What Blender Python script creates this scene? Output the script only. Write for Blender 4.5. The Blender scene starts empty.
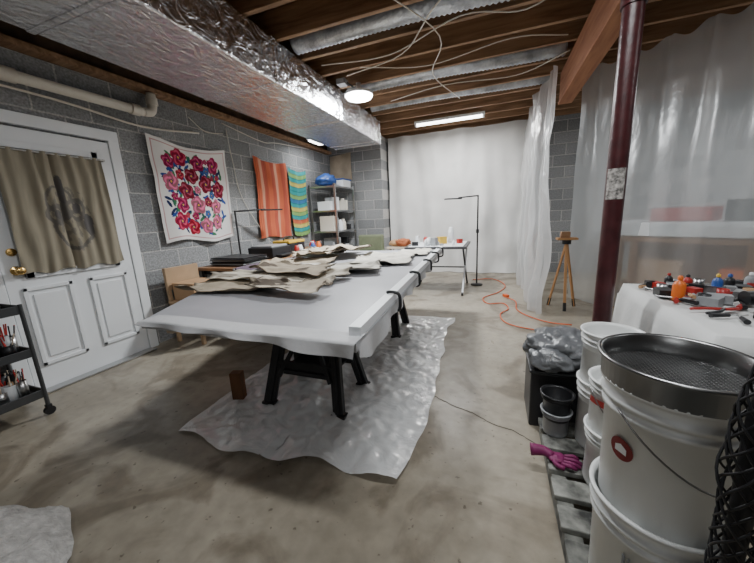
import bpy, math, random
from mathutils import Vector, Matrix, noise
random.seed(7)
pi=math.pi
def N(x,y=0,z=0): return noise.noise(Vector((x,y,z)))
# ---------------------------------------------------------------- materials
MATS={}
def newmat(name):
    m=bpy.data.materials.new(name); m.use_nodes=True
    nt=m.node_tree
    return m,nt,nt.nodes['Principled BSDF']
def simple(name,col,rough=.6,metal=0,nscale=0,namt=.15,bump=0,bscale=40,spec=.5,trans=0):
    if name in MATS: return MATS[name]
    m,nt,b=newmat(name)
    b.inputs['Base Color'].default_value=(*col,1)
    b.inputs['Roughness'].default_value=rough
    b.inputs['Metallic'].default_value=metal
    b.inputs['Specular IOR Level'].default_value=spec
    if trans: b.inputs['Transmission Weight'].default_value=trans
    geo=nt.nodes.new('ShaderNodeNewGeometry')
    if nscale:
        n=nt.nodes.new('ShaderNodeTexNoise'); n.inputs['Scale'].default_value=nscale; n.inputs['Detail'].default_value=5
        nt.links.new(geo.outputs['Position'],n.inputs['Vector'])
        r=nt.nodes.new('ShaderNodeValToRGB')
        r.color_ramp.elements[0].position=.3; r.color_ramp.elements[1].position=.7
        r.color_ramp.elements[0].color=(*[c*(1-namt) for c in col],1)
        r.color_ramp.elements[1].color=(*[min(1,c*(1+namt)) for c in col],1)
        nt.links.new(n.outputs['Fac'],r.inputs['Fac']); nt.links.new(r.outputs['Color'],b.inputs['Base Color'])
    if bump:
        n2=nt.nodes.new('ShaderNodeTexNoise'); n2.inputs['Scale'].default_value=bscale; n2.inputs['Detail'].default_value=4
        nt.links.new(geo.outputs['Position'],n2.inputs['Vector'])
        bp=nt.nodes.new('ShaderNodeBump'); bp.inputs['Strength'].default_value=bump; bp.inputs['Distance'].default_value=.01
        nt.links.new(n2.outputs['Fac'],bp.inputs['Height']); nt.links.new(bp.outputs['Normal'],b.inputs['Normal'])
    MATS[name]=m; return m
def emis(name,col,s):
    m,nt,b=newmat(name)
    b.inputs['Emission Color'].default_value=(*col,1); b.inputs['Emission Strength'].default_value=s
    b.inputs['Base Color'].default_value=(*col,1)
    return m
def attrmat(name,rough=.9,bump=.15):
    m,nt,b=newmat(name)
    a=nt.nodes.new('ShaderNodeAttribute'); a.attribute_name='Col'
    nt.links.new(a.outputs['Color'],b.inputs['Base Color'])
    b.inputs['Roughness'].default_value=rough; b.inputs['Specular IOR Level'].default_value=.2
    geo=nt.nodes.new('ShaderNodeNewGeometry')
    n2=nt.nodes.new('ShaderNodeTexNoise'); n2.inputs['Scale'].default_value=120
    nt.links.new(geo.outputs['Position'],n2.inputs['Vector'])
    bp=nt.nodes.new('ShaderNodeBump'); bp.inputs['Strength'].default_value=bump; bp.inputs['Distance'].default_value=.005
    nt.links.new(n2.outputs['Fac'],bp.inputs['Height']); nt.links.new(bp.outputs['Normal'],b.inputs['Normal'])
    return m
def blockmat(name,axis):
    m,nt,b=newmat(name)
    geo=nt.nodes.new('ShaderNodeNewGeometry'); s=nt.nodes.new('ShaderNodeSeparateXYZ'); c=nt.nodes.new('ShaderNodeCombineXYZ')
    nt.links.new(geo.outputs['Position'],s.inputs[0])
    nt.links.new(s.outputs[axis],c.inputs[0]); nt.links.new(s.outputs[2],c.inputs[1])
    br=nt.nodes.new('ShaderNodeTexBrick')
    br.inputs['Scale'].default_value=1; br.inputs['Brick Width'].default_value=.4; br.inputs['Row Height'].default_value=.2
    br.inputs['Mortar Size'].default_value=.009; br.inputs['Mortar Smooth'].default_value=.4
    br.inputs['Color1'].default_value=(.18,.185,.19,1); br.inputs['Color2'].default_value=(.28,.285,.29,1)
    br.inputs['Mortar'].default_value=(.42,.41,.40,1)
    nt.links.new(c.outputs[0],br.inputs['Vector'])
    n=nt.nodes.new('ShaderNodeTexNoise'); n.inputs['Scale'].default_value=60; n.inputs['Detail'].default_value=6
    nt.links.new(geo.outputs['Position'],n.inputs['Vector'])
    mx=nt.nodes.new('ShaderNodeMix'); mx.data_type='RGBA'; mx.blend_type='OVERLAY'; mx.inputs[0].default_value=.8
    nt.links.new(br.outputs['Color'],mx.inputs[6]); nt.links.new(n.outputs['Fac'],mx.inputs[7])
    nt.links.new(mx.outputs[2],b.inputs['Base Color'])
    ad=nt.nodes.new('ShaderNodeMath'); ad.operation='MULTIPLY_ADD'; ad.inputs[1].default_value=-1.0
    nt.links.new(br.outputs['Fac'],ad.inputs[0])
    ml=nt.nodes.new('ShaderNodeMath'); ml.operation='MULTIPLY'; ml.inputs[1].default_value=.5
    nt.links.new(n.outputs['Fac'],ml.inputs[0]); nt.links.new(ml.outputs[0],ad.inputs[2])
    bp=nt.nodes.new('ShaderNodeBump'); bp.inputs['Strength'].default_value=.8; bp.inputs['Distance'].default_value=.01
    nt.links.new(ad.outputs[0],bp.inputs['Height']); nt.links.new(bp.outputs['Normal'],b.inputs['Normal'])
    b.inputs['Roughness'].default_value=.9
    return m
def floormat():
    m,nt,b=newmat('concrete_floor')
    geo=nt.nodes.new('ShaderNodeNewGeometry')
    def nz(s,d=6,dist=0):
        n=nt.nodes.new('ShaderNodeTexNoise'); n.inputs['Scale'].default_value=s; n.inputs['Detail'].default_value=d; n.inputs['Distortion'].default_value=dist
        nt.links.new(geo.outputs['Position'],n.inputs['Vector']); return n
    def mult(a,bb,fac=1,mode='MULTIPLY'):
        m2=nt.nodes.new('ShaderNodeMix'); m2.data_type='RGBA'; m2.blend_type=mode; m2.inputs[0].default_value=fac
        nt.links.new(a,m2.inputs[6]); nt.links.new(bb,m2.inputs[7]); return m2.outputs[2]
    def ramp(src,p0,p1,c0,c1):
        r=nt.nodes.new('ShaderNodeValToRGB'); r.color_ramp.elements[0].position=p0; r.color_ramp.elements[1].position=p1
        r.color_ramp.elements[0].color=(*c0,1); r.color_ramp.elements[1].color=(*c1,1); nt.links.new(src,r.inputs['Fac']); return r.outputs['Color']
    a=nz(.9,9,.4)
    base=ramp(a.outputs['Fac'],.3,.68,(.215,.185,.14),(.365,.325,.26))
    c=nz(14,8,.2); base=mult(base,c.outputs['Fac'],.35,'OVERLAY')
    d=nz(1.9,12,1.4); base=mult(base,ramp(d.outputs['Fac'],.50,.62,(1,1,1),(.62,.59,.56)))
    e=nz(26,4,0); base=mult(base,ramp(e.outputs['Fac'],.66,.71,(1,1,1),(.50,.47,.45)))
    nt.links.new(base,b.inputs['Base Color'])
    rr=nt.nodes.new('ShaderNodeMapRange'); rr.inputs[3].default_value=.20; rr.inputs[4].default_value=.50
    nt.links.new(d.outputs['Fac'],rr.inputs[0]); nt.links.new(rr.outputs[0],b.inputs['Roughness'])
    bp=nt.nodes.new('ShaderNodeBump'); bp.inputs['Strength'].default_value=.12; bp.inputs['Distance'].default_value=.01
    nt.links.new(c.outputs['Fac'],bp.inputs['Height']); nt.links.new(bp.outputs['Normal'],b.inputs['Normal'])
    return m
def woodmat(name,c1,c2,axis=0,rough=.75):
    m,nt,b=newmat(name)
    geo=nt.nodes.new('ShaderNodeNewGeometry'); mp=nt.nodes.new('ShaderNodeMapping')
    sc=[14,14,14]; sc[axis]=1.2; mp.inputs['Scale'].default_value=sc
    nt.links.new(geo.outputs['Position'],mp.inputs['Vector'])
    n=nt.nodes.new('ShaderNodeTexNoise'); n.inputs['Scale'].default_value=1.5; n.inputs['Detail'].default_value=6; n.inputs['Distortion'].default_value=.6
    nt.links.new(mp.outputs[0],n.inputs['Vector'])
    r=nt.nodes.new('ShaderNodeValToRGB'); r.color_ramp.elements[0].position=.3; r.color_ramp.elements[1].position=.7
    r.color_ramp.elements[0].color=(*c1,1); r.color_ramp.elements[1].color=(*c2,1)
    nt.links.new(n.outputs['Fac'],r.inputs['Fac']); nt.links.new(r.outputs['Color'],b.inputs['Base Color'])
    b.inputs['Roughness'].default_value=rough
    return m
def foilmat():
    m,nt,b=newmat('foil_wrap')
    geo=nt.nodes.new('ShaderNodeNewGeometry')
    mp=nt.nodes.new('ShaderNodeMapping'); mp.inputs['Scale'].default_value=(3.8,2.6,3.8); nt.links.new(geo.outputs['Position'],mp.inputs['Vector'])
    n=nt.nodes.new('ShaderNodeTexNoise'); n.inputs['Scale'].default_value=3.0; n.inputs['Detail'].default_value=8; n.inputs['Distortion'].default_value=2.0
    nt.links.new(mp.outputs[0],n.inputs['Vector'])
    bp=nt.nodes.new('ShaderNodeBump'); bp.inputs['Strength'].default_value=.75; bp.inputs['Distance'].default_value=.03
    nt.links.new(n.outputs['Fac'],bp.inputs['Height']); nt.links.new(bp.outputs['Normal'],b.inputs['Normal'])
    b.inputs['Base Color'].default_value=(.74,.74,.77,1); b.inputs['Metallic'].default_value=1; b.inputs['Roughness'].default_value=.24
    return m
def plasticmat(name,transp,col=(.85,.87,.9),rough=.25,bump=.4,bscale=6,transl=.5,gl=.13,vz=1.0):
    m=bpy.data.materials.new(name); m.use_nodes=True; nt=m.node_tree; nt.nodes.clear()
    out=nt.nodes.new('ShaderNodeOutputMaterial')
    geo=nt.nodes.new('ShaderNodeNewGeometry')
    mp=nt.nodes.new('ShaderNodeMapping'); mp.inputs['Scale'].default_value=(1,1,vz); nt.links.new(geo.outputs['Position'],mp.inputs['Vector'])
    n=nt.nodes.new('ShaderNodeTexNoise'); n.inputs['Scale'].default_value=bscale; n.inputs['Detail'].default_value=5; n.inputs['Distortion'].default_value=1.2
    nt.links.new(mp.outputs[0],n.inputs['Vector'])
    bp=nt.nodes.new('ShaderNodeBump'); bp.inputs['Strength'].default_value=bump; bp.inputs['Distance'].default_value=.03
    nt.links.new(n.outputs['Fac'],bp.inputs['Height'])
    t=nt.nodes.new('ShaderNodeBsdfTransparent'); d=nt.nodes.new('ShaderNodeBsdfDiffuse'); l=nt.nodes.new('ShaderNodeBsdfTranslucent'); g=nt.nodes.new('ShaderNodeBsdfGlossy')
    d.inputs[0].default_value=(*col,1); l.inputs[0].default_value=(*col,1); g.inputs['Roughness'].default_value=rough; g.inputs[0].default_value=(1,1,1,1)
    for x in (d,l,g): nt.links.new(bp.outputs['Normal'],x.inputs['Normal'])
    m1=nt.nodes.new('ShaderNodeMixShader'); m1.inputs[0].default_value=transl; nt.links.new(d.outputs[0],m1.inputs[1]); nt.links.new(l.outputs[0],m1.inputs[2])
    m2=nt.nodes.new('ShaderNodeMixShader'); m2.inputs[0].default_value=transp; nt.links.new(m1.outputs[0],m2.inputs[1]); nt.links.new(t.outputs[0],m2.inputs[2])
    m3=nt.nodes.new('ShaderNodeMixShader'); m3.inputs[0].default_value=gl; nt.links.new(m2.outputs[0],m3.inputs[1]); nt.links.new(g.outputs[0],m3.inputs[2])
    nt.links.new(m3.outputs[0],out.inputs[0])
    return m
M_floor=floormat(); M_blkY=blockmat('block_wall_y',1); M_blkX=blockmat('block_wall_x',0)
M_joist=woodmat('joist_wood',(.15,.078,.038),(.36,.215,.12),0)
M_beam=woodmat('beam_wood',(.23,.08,.035),(.38,.17,.08),1)
M_sub=woodmat('subfloor_wood',(.11,.065,.035),(.22,.14,.075),1)
M_dark=simple('dark_wood',(.09,.055,.032),.9,nscale=6,namt=.5)
M_foil=foilmat()
M_flex=simple('flex_foil',(.30,.31,.33),.32,.85,nscale=8,namt=.4,bump=.8,bscale=20)
M_white=simple('white_paint',(.76,.78,.80),.45,nscale=3,namt=.03)
M_pvc=simple('white_pvc',(.66,.62,.54),.4)
M_blk=simple('black_plastic',(.012,.012,.014),.42)
M_blkm=simple('black_metal',(.02,.02,.022),.35,.5)
M_cart=simple('cart_metal',(.07,.072,.075),.4,.4)
M_steel=simple('steel',(.5,.5,.5),.3,1)
M_dsteel=simple('dark_steel',(.26,.26,.26),.3,1)
M_brass=simple('brass',(.75,.5,.18),.25,1)
M_bucket=simple('bucket_plastic',(.76,.77,.76),.35,nscale=5,namt=.05)
M_grey=simple('grey_plastic',(.28,.29,.30),.45)
M_cloth=simple('white_cloth',(.68,.68,.67),.85,nscale=3,namt=.06,bump=.2,bscale=30)
M_drape=simple('panel_cloth',(.50,.50,.51),.8,nscale=5,namt=.08,bump=.2,bscale=30)
M_panel=simple('grey_panel',(.36,.36,.385),.42,nscale=1.5,namt=.12)
M_card=simple('cardboard',(.42,.26,.14),.8,nscale=4,namt=.1)
M_ply=simple('tan_plywood',(.40,.27,.16),.7,nscale=5,namt=.12)
M_brick=woodmat('wood_block_wood',(.09,.035,.015),(.2,.09,.04),2)
M_orange=simple('orange_plastic',(.70,.15,.02),.4)
M_cord=simple('cord_rubber',(.62,.10,.02),.5)
M_blue=simple('blue_plastic',(.03,.09,.32),.4)
M_yel=simple('yellow_plastic',(.65,.42,.05),.4)
M_red=simple('red_plastic',(.38,.025,.02),.4)
M_mag=simple('magenta_rubber',(.17,.008,.08),.6)
M_post=simple('post_paint',(.055,.013,.015),.35,nscale=12,namt=.3,bump=.15,bscale=50)
M_curt=plasticmat('translucent_curtain',.50,(.88,.89,.90),.18,.8,6,.5,.18,.5)
M_sheet=plasticmat('hanging_sheet',.60,(.76,.80,.82),.28,.5,3.0,.5,.09,.35)
M_fsheet=plasticmat('drop_sheet',.18,(.93,.94,.95),.12,.8,6,.1,.22)
M_bag=plasticmat('bag_plastic',.0,(.15,.155,.165),.3,.6,10,.1,.10)
M_attr=attrmat('printed_textile')
M_paper=attrmat('canvas_surface',.85,.4)
M_led=emis('led_glow',(1,1,1),30); M_led2=emis('led_tube_glow',(1,1,.98),9)
Mw=simple('bench_wood',(.62,.52,.40),.6,nscale=4)
Mbw=simple('brown_wood',(.30,.16,.08),.6,nscale=5)
# ---------------------------------------------------------------- builder
class B:
    def __init__(s,name): s.n=name; s.v=[]; s.f=[]; s.fm=[]; s.fs=[]; s.m=[]; s.col=None
    def mi(s,m):
        if m not in s.m: s.m.append(m)
        return s.m.index(m)
    def add(s,vs,fs,mat,smooth=False):
        o=len(s.v); s.v+= [tuple(v) for v in vs]; k=s.mi(mat)
        for f in fs: s.f.append([i+o for i in f]); s.fm.append(k); s.fs.append(smooth)
    def box(s,c,d,mat,rz=0,M=None):
        vs=[Vector((x*d[0]/2,y*d[1]/2,z*d[2]/2)) for x in(-1,1) for y in(-1,1) for z in(-1,1)]
        R=M if M else Matrix.Rotation(rz,3,'Z')
        vs=[R@v+Vector(c) for v in vs]
        s.add(vs,[(0,1,3,2),(4,6,7,5),(0,4,5,1),(2,3,7,6),(0,2,6,4),(1,5,7,3)],mat); return s
    def bar(s,p0,p1,w,t,mat,up=(0,0,1)):
        p0=Vector(p0);p1=Vector(p1);d=(p1-p0);L=d.length;d.normalize()
        u=Vector(up)
        if abs(d.dot(u))>.98: u=Vector((0,1,0))
        a=d.cross(u).normalized(); b2=a.cross(d)
        M=Matrix((d,a,b2)).transposed()
        return s.box((p0+p1)/2,(L,w,t),mat,M=M)
    def cyl(s,p0,p1,r0,mat,r1=None,seg=20,caps=True):
        r1=r0 if r1 is None else r1
        p0=Vector(p0);p1=Vector(p1);d=(p1-p0).normalized()
        u=Vector((0,0,1)) if abs(d.z)<.9 else Vector((1,0,0))
        a=d.cross(u).normalized();b2=d.cross(a)
        vs=[];
        for p,r in((p0,r0),(p1,r1)):
            for i in range(seg):
                t=2*pi*i/seg; vs.append(p+a*math.cos(t)*r+b2*math.sin(t)*r)
        s.add(vs,[(i,(i+1)%seg,seg+(i+1)%seg,seg+i) for i in range(seg)],mat,True)
        if caps:
            s.add(vs[:seg],[tuple(range(seg))[::-1]],mat); s.add(vs[seg:],[tuple(range(seg))],mat)
        return s
    def tube(s,pts,r,mat,seg=10,spl=6,rf=None):
        pts=[Vector(p) for p in pts]
        if spl>1 and len(pts)>2:
            q=[]
            P=[pts[0]*2-pts[1]]+pts+[pts[-1]*2-pts[-2]]
            for i in range(1,len(P)-2):
                for k in range(spl):
                    t=k/spl;a,b_,c,d=P[i-1],P[i],P[i+1],P[i+2]
                    q.append(.5*((2*b_)+(c-a)*t+(2*a-5*b_+4*c-d)*t*t+(3*b_-a-3*c+d)*t**3))
            q.append(pts[-1]); pts=q
        vs=[];n=len(pts);a=None
        for i,p in enumerate(pts):
            d=(pts[min(i+1,n-1)]-pts[max(i-1,0)]).normalized()
            if a is None:
                u=Vector((0,0,1)) if abs(d.z)<.9 else Vector((1,0,0)); a=d.cross(u).normalized()
            a=(a-d*a.dot(d)).normalized(); b2=d.cross(a)
            rr=r if rf is None else rf(i/(n-1))
            for k in range(seg):
                t=2*pi*k/seg; vs.append(p+a*math.cos(t)*rr+b2*math.sin(t)*rr)
        fs=[(i*seg+k,i*seg+(k+1)%seg,(i+1)*seg+(k+1)%seg,(i+1)*seg+k) for i in range(n-1) for k in range(seg)]
        fs.append(tuple(range(seg))[::-1]); fs.append(tuple(range((n-1)*seg,n*seg)))
        s.add(vs,fs,mat,True); return s
    def lathe(s,c,prof,mat,seg=40,smooth=True,M=None):
        vs=[];n=len(prof)
        for r,z in prof:
            for k in range(seg):
                t=2*pi*k/seg; v=Vector((math.cos(t)*r,math.sin(t)*r,z)); v=M@v if M else v; vs.append(v+Vector(c))
        fs=[(i*seg+k,i*seg+(k+1)%seg,(i+1)*seg+(k+1)%seg,(i+1)*seg+k) for i in range(n-1) for k in range(seg)]
        s.add(vs,fs,mat,smooth); return s
    def grid(s,fn,nu,nv,mat):
        vs=[fn(i/nu,j/nv) for j in range(nv+1) for i in range(nu+1)]
        fs=[(j*(nu+1)+i,j*(nu+1)+i+1,(j+1)*(nu+1)+i+1,(j+1)*(nu+1)+i) for j in range(nv) for i in range(nu)]
        s.add(vs,fs,mat,True); return s
    def blob(s,c,r,mat,amp=.2,freq=2,seg=32,seed=0):
        def fn(u,v):
            t=u*2*pi;p=(v-.5)*pi
            d=Vector((math.cos(t)*math.cos(p),math.sin(t)*math.cos(p),math.sin(p)))
            k=1+amp*N(d.x*freq+seed,d.y*freq+seed*2,d.z*freq)+amp*.5*N(d.x*freq*3+seed,d.y*freq*3,d.z*freq*3)
            return (c[0]+d.x*r[0]*k,c[1]+d.y*r[1]*k,c[2]+d.z*r[2]*k)
        return s.grid(fn,seg,seg//2,mat)
    def done(s,bevel=0,cols=None,solid=0):
        me=bpy.data.meshes.new(s.n)
        lo=[min(v[i] for v in s.v) for i in range(3)];hi=[max(v[i] for v in s.v) for i in range(3)]
        o0=Vector(((lo[0]+hi[0])/2,(lo[1]+hi[1])/2,lo[2]))
        me.from_pydata([Vector(v)-o0 for v in s.v],[],s.f)
        for m in s.m: me.materials.append(m)
        for i,p in enumerate(me.polygons): p.material_index=s.fm[i]; p.use_smooth=s.fs[i]
        if cols:
            ca=me.color_attributes.new('Col','FLOAT_COLOR','POINT')
            for i,c in enumerate(cols): ca.data[i].color=(*c,1)
        me.update()
        ob=bpy.data.objects.new(s.n,me); ob.location=o0
        bpy.context.scene.collection.objects.link(ob)
        if solid:
            md=ob.modifiers.new('solid','SOLIDIFY'); md.thickness=solid; md.offset=0
        if bevel:
            md=ob.modifiers.new('bevel','BEVEL'); md.width=bevel; md.segments=2; md.limit_method='ANGLE'; md.angle_limit=math.radians(50)
        return ob
# ---------------------------------------------------------------- shell
XL=-3.42; ZC=2.86
b=B('floor'); b.box((.4,2.2,-.05),(8.2,10.4,.1),M_floor); b.done()
b=B('wall_left'); b.box((XL-.1,2.2,1.3),(.2,10.4,2.6),M_blkY); b.box((XL-.12,2.2,2.85),(.16,10.4,.5),M_dark); b.done()
b=B('trim_2'); b.box((XL-.01,2.2,2.63),(.22,10.2,.05),M_joist); b.done(.003)
b=B('wall_rear'); b.box((.4,7.05,1.55),(8.2,.2,3.1),M_blkX); b.done()
b=B('wall_rear_left'); b.box((-2.81,6.67,1.43),(1.22,.54,2.86),M_blkX); b.done()
b=B('wall_right'); b.box((4.4,2.2,1.55),(.2,10.4,3.1),M_blkY); b.done()
b=B('wall_front'); b.box((.4,-2.9,1.55),(8.2,.2,3.1),M_blkX); b.done()
b=B('ceiling'); b.box((.4,2.2,3.14),(8.2,10.4,.06),M_sub); b.done()
b=B('ceiling_joists')
y=-2.57
while y<7:
    b.box((.42,y,ZC+.125),(7.75,.042,.245),M_joist)
    b.box((.42,y,ZC+.008),(7.75,.046,.012),M_joist); y+=.41
b.done(.004)
b=B('support_beam'); b.box((.78,1.0,2.69),(.13,7.6,.33),M_beam); b.box((.78,1.0,2.515),(.15,7.6,.025),M_beam); b.done(.004)
b=B('air_duct')
yy=-2.5
while yy<5.4:
    y2=min(yy+1.3,5.5)
    b.box((-2.315,(yy+y2)/2,2.665),(.87,y2-yy-.004,.37),M_foil); b.box((-2.315,y2-.03,2.665),(.885,.05,.385),M_foil); yy+=1.3
b.done(.012)
def flex(name,y,x0,x1,z,r,sl=0):
    b=B(name); n=int((x1-x0)/.022)
    pts=[(x0+(x1-x0)*i/n, y+sl*i/n+.015*math.sin(i*.07), z+.015*math.sin(i*.05)) for i in range(n+1)]
    b.tube(pts,r,M_flex,20,1,rf=lambda t:r*(1+.05*math.cos(t*n*pi))); b.done()
flex('flexible_duct',2.96,-1.84,.66,2.945,.115)
flex('flexible_duct',4.19,-1.84,.66,2.945,.11)
flex('flexible_duct',5.0,-1.84,.66,2.955,.10)
b=B('drain_pipe'); b.tube([(-3.33,-2.5,2.36),(-3.33,2.42,2.39)],.042,M_pvc,18,1)
b.tube([(-3.33,2.42,2.39),(-3.33,2.50,2.41),(-3.33,2.53,2.48),(-3.33,2.53,2.59)],.042,M_pvc,18,6)
b.cyl((-3.33,2.30,2.39),(-3.33,2.38,2.39),.052,M_pvc); b.cyl((-3.33,2.53,2.48),(-3.33,2.53,2.55),.052,M_pvc)
b.cyl((-3.33,1.4,2.385),(-3.33,1.5,2.385),.052,M_pvc)
b.tube([(-3.36,-1,2.28),(-3.37,1.5,2.31),(-3.38,2.4,2.26),(-3.38,3.1,2.34)],.010,M_pvc,8); b.done()
b=B('electrical_cable')
for pts in ([(-1.75,3.3,2.84),(-1.0,3.3,2.79),(-.3,3.0,2.81),(.2,3.1,2.79),(.6,2.8,2.82)],
            [(-1.6,3.60,2.82),(-.9,3.4,2.82),(-.4,2.7,2.80),(.3,2.3,2.84)],
            [(-1.4,3.5,2.83),(-.7,3.72,2.80),(.1,3.6,2.83),(.6,3.75,2.82)],
            [(-1.4,4.6,2.82),(-.6,4.3,2.79),(.2,4.5,2.82),(.68,4.1,2.82)],
            [(-.9,2.3,2.84),(-.5,3.2,2.80),(-.7,4.0,2.81),(-.5,5.0,2.83)]):
    b.tube(pts,.0055,M_pvc,8)
b.done()
b=B('wall_cable'); b.tube([(-3.40,3.56,2.5),(-3.395,3.6,2.1),(-3.40,3.7,1.6),(-3.37,4.1,1.0),(-3.36,4.3,.85)],.005,M_pvc,8)
b.tube([(-3.40,3.0,2.5),(-3.38,3.2,2.38),(-3.4,3.5,2.42)],.005,M_pvc,8); b.tube([(-3.40,3.5,2.55),(-3.35,4.2,2.45),(-3.36,4.6,2.5),(-3.38,5.6,2.58)],.006,M_pvc,8); b.done()
# ---------------------------------------------------------------- door
b=B('door_1')
y0,y1=1.17,2.06; xd=XL+.022
b.box((xd,(y0+y1)/2,1.02),(.04,y1-y0,2.03),M_white)
def frame(yc,zc,w,h,t=.028,hh=.014):
    for s in(-1,1):
        b.box((xd+.02+hh/2,yc+s*(w/2-t/2),zc),(hh,t,h),M_white); b.box((xd+.02+hh/2,yc,zc+s*(h/2-t/2)),(hh,w,t),M_white)
for yc in (1.40,1.83):
    frame(yc,.52,.31,.64); b.box((xd+.024,yc,.52),(.010,.20,.52),M_white)
frame(1.615,1.42,.66,1.02,.05,.02)
M_glass=simple('door_glass',(.35,.45,.55),.1)
b.box((xd+.022,1.615,1.42),(.006,.56,.92),M_glass)
for (zz,pr) in ((.98,[(.001,.0),(.034,.0),(.034,.01),(.012,.014),(.012,.04),(.022,.045),(.03,.06),(.028,.075),(.015,.082),(.0005,.083)]),(1.12,[(.001,0),(.03,0),(.028,.016),(.001,.018)])):
    b.lathe((xd+.02,1.245,zz),pr,M_brass,24,M=Matrix.Rotation(pi/2,3,'Y'))
b.done(.005)
b=B('trim_1')
b.box((XL+.027,2.11,1.06),(.05,.09,2.12),M_white); b.box((XL+.027,1.12,1.06),(.05,.09,2.12),M_white); b.box((XL+.028,1.615,2.10),(.052,1.08,.09),M_white); b.box((XL+.10,1.615,.008),(.1,.9,.016),M_steel)
b.done(.006)
def dcol(u,v):
    c=Vector((.27,.24,.18))
    k=0
    w=.22*N(u*11,v*11,1)
    for (cx,cy,R,t) in ((.42,.52,.075,.022),(.60,.46,.085,.026),(.56,.66,.17,.02),(.47,.40,.13,.014)):
        rr=math.hypot((u-cx),(v-cy)*1.15)+.05*N(u*9,v*9,cx)
        if abs(rr-R)<t: k=max(k,.6)
    for (cx,cy,ru,rv) in ((.42,.52,.035,.045),(.61,.46,.04,.05),(.70,.62,.05,.11),(.50,.30,.03,.10)):
        if ((u-cx)/ru)**2+((v-cy)/rv)**2+w*3<1: k=max(k,.75)
    if ((u-.56)/.19)**2+((v-.56)/.28)**2<1 and N(u*26,v*16,5)>.08: k=max(k,.4)
    c=c.lerp(Vector((.05,.05,.065)),k)
    return c*(1+.12*N(u*40,v*8,3))
NU,NV=150,110
def dfn(u,v):
    yy=1.27+.68*u; z=1.875-.93*v+ .012*math.sin(u*20)*v
    yy+=.03*(u-.3)*v
    return (XL+.085+.013*math.sin(u*50+2*N(u*5,v*2))*(1-.4*v)+.016*N(u*8,v*3)-math.exp(-((u-.48)/.012)**2)*.025, yy, z)
b=B('door_curtain'); b.grid(dfn,NU,NV,M_attr); cols=[dcol(i/NU,j/NV) for j in range(NV+1) for i in range(NU+1)]
n0=len(b.v); b.cyl((XL+.085,1.25,1.865),(XL+.085,1.98,1.865),.007,M_steel,seg=10)
b.box((XL+.068,1.255,1.865),(.034,.012,.02),M_steel); b.box((XL+.068,1.975,1.865),(.034,.012,.02),M_steel)
cols+=[(.5,.5,.5)]*(len(b.v)-n0); b.done(cols=cols)
# ---------------------------------------------------------------- scarf
fl=[]
rs=random.Random(12)
for k in range(75):
    for _ in range(90):
        R=[.10,.088,.075,.06,.045,.034][min(5,k//8)]; u,v=rs.uniform(.17,.83),rs.uniform(.13,.87)
        if ((u-.5)/.36)**4+((v-.5)/.40)**4>1: continue
        if all((u-a)**2+(v-c)**2>((R+r)*.92)**2 for a,c,r,_,_ in fl):
            fl.append((u,v,R,rs.choice([(.42,.005,.03),(.36,.005,.08),(.55,.10,.22),(.26,.005,.03),(.05,.08,.32) if R<.08 else (.40,.005,.05)]),rs.uniform(0,6))); break
lv=[]
while len(lv)<170:
    u,v=rs.uniform(.1,.9),rs.uniform(.08,.92)
    if ((u-.5)/.40)**4+((v-.5)/.43)**4<1: lv.append((u,v,rs.uniform(0,pi),rs.choice([(.02,.11,.08),(.02,.06,.25),(.04,.16,.07),(.01,.02,.08)])))
def scol(u,v):
    c=(.70,.68,.66)
    for a,d,t,cc in lv:
        if abs(u-a)>.06 or abs(v-d)>.06: continue
        x=(u-a)*math.cos(t)+(v-d)*math.sin(t); y=-(u-a)*math.sin(t)+(v-d)*math.cos(t)
        if (x/.042)**2+(y/.015)**2<1: c=cc
    for a,d,R,cc,ph in fl:
        x,y=u-a,v-d; r=math.hypot(x,y)
        if r>R: continue
        th=math.atan2(y,x)
        Rr=R*(.78+.22*abs(math.cos(2.5*th+ph)))
        if r<Rr:
            q=r/Rr
            sp=math.sin(th*3+q*9+ph)
            if q<.14: c=(.6,.35,.05)
            elif q<.26: c=(.05,.01,.08)
            elif q<.85: c=(cc[0]*.45,cc[1],cc[2]*.5) if sp<-.2 else ((min(1,cc[0]*1.3),cc[1]+.07,cc[2]+.09) if sp>.6 else cc)
            else: c=(cc[0]*.7,cc[1],cc[2]*.7)
    e=min(u,v,1-u,1-v)
    if .03<e<.038: c=(.5,.28,.28)
    return c
NU=190
def sfn(u,v):
    sag=.07*math.sin(pi*u)*(1-v)**2
    yy=2.42+1.02*u + .03*(v)*(1-2*u); z=2.20-1.13*v-sag+.03*math.sin(u*7)*v
    fold=.03*math.sin((u-.5)*14)*(.3+.7*v)*.6+.02*N(u*4,v*4)+.03*(1-v)*math.exp(-((u-.5)/.4)**2)
    return (XL+.055+fold, yy, z)
b=B('floral_scarf'); b.grid(sfn,NU,NU,M_attr); cols=[scol(i/NU,j/NU) for j in range(NU+1) for i in range(NU+1)]; b.done(cols=cols)
def striped(name,ya,yb,z0,z1,stripes,vert,xo,ph):
    NU,NV=80,80
    def fn(u,v):
        return (XL+xo+.025*math.sin(u*16+ph)*(.4+.6*v)+.01*N(u*6,v*6,ph), ya+(yb-ya)*u+.02*math.sin(v*5+ph), z1+(z0-z1)*v-.05*math.sin(pi*u)*(1-v)+.02*math.sin(u*6+ph)*v)
    def col(u,v):
        t=(u if vert else v); n=len(stripes)
        c=stripes[min(n-1,int(t*n))]
        if (t*n*3)%1<.12: c=tuple(k*.6 for k in c)
        return c
    b=B(name); b.grid(fn,NU,NV,M_attr); b.done(cols=[col(i/NU,j/NV) for j in range(NV+1) for i in range(NU+1)])
O=(.50,.12,.06);O2=(.38,.08,.05);P=(.55,.26,.17);T=(.03,.28,.29);G=(.20,.36,.12);Yy=(.52,.45,.12);Bl=(.04,.16,.34)
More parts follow.
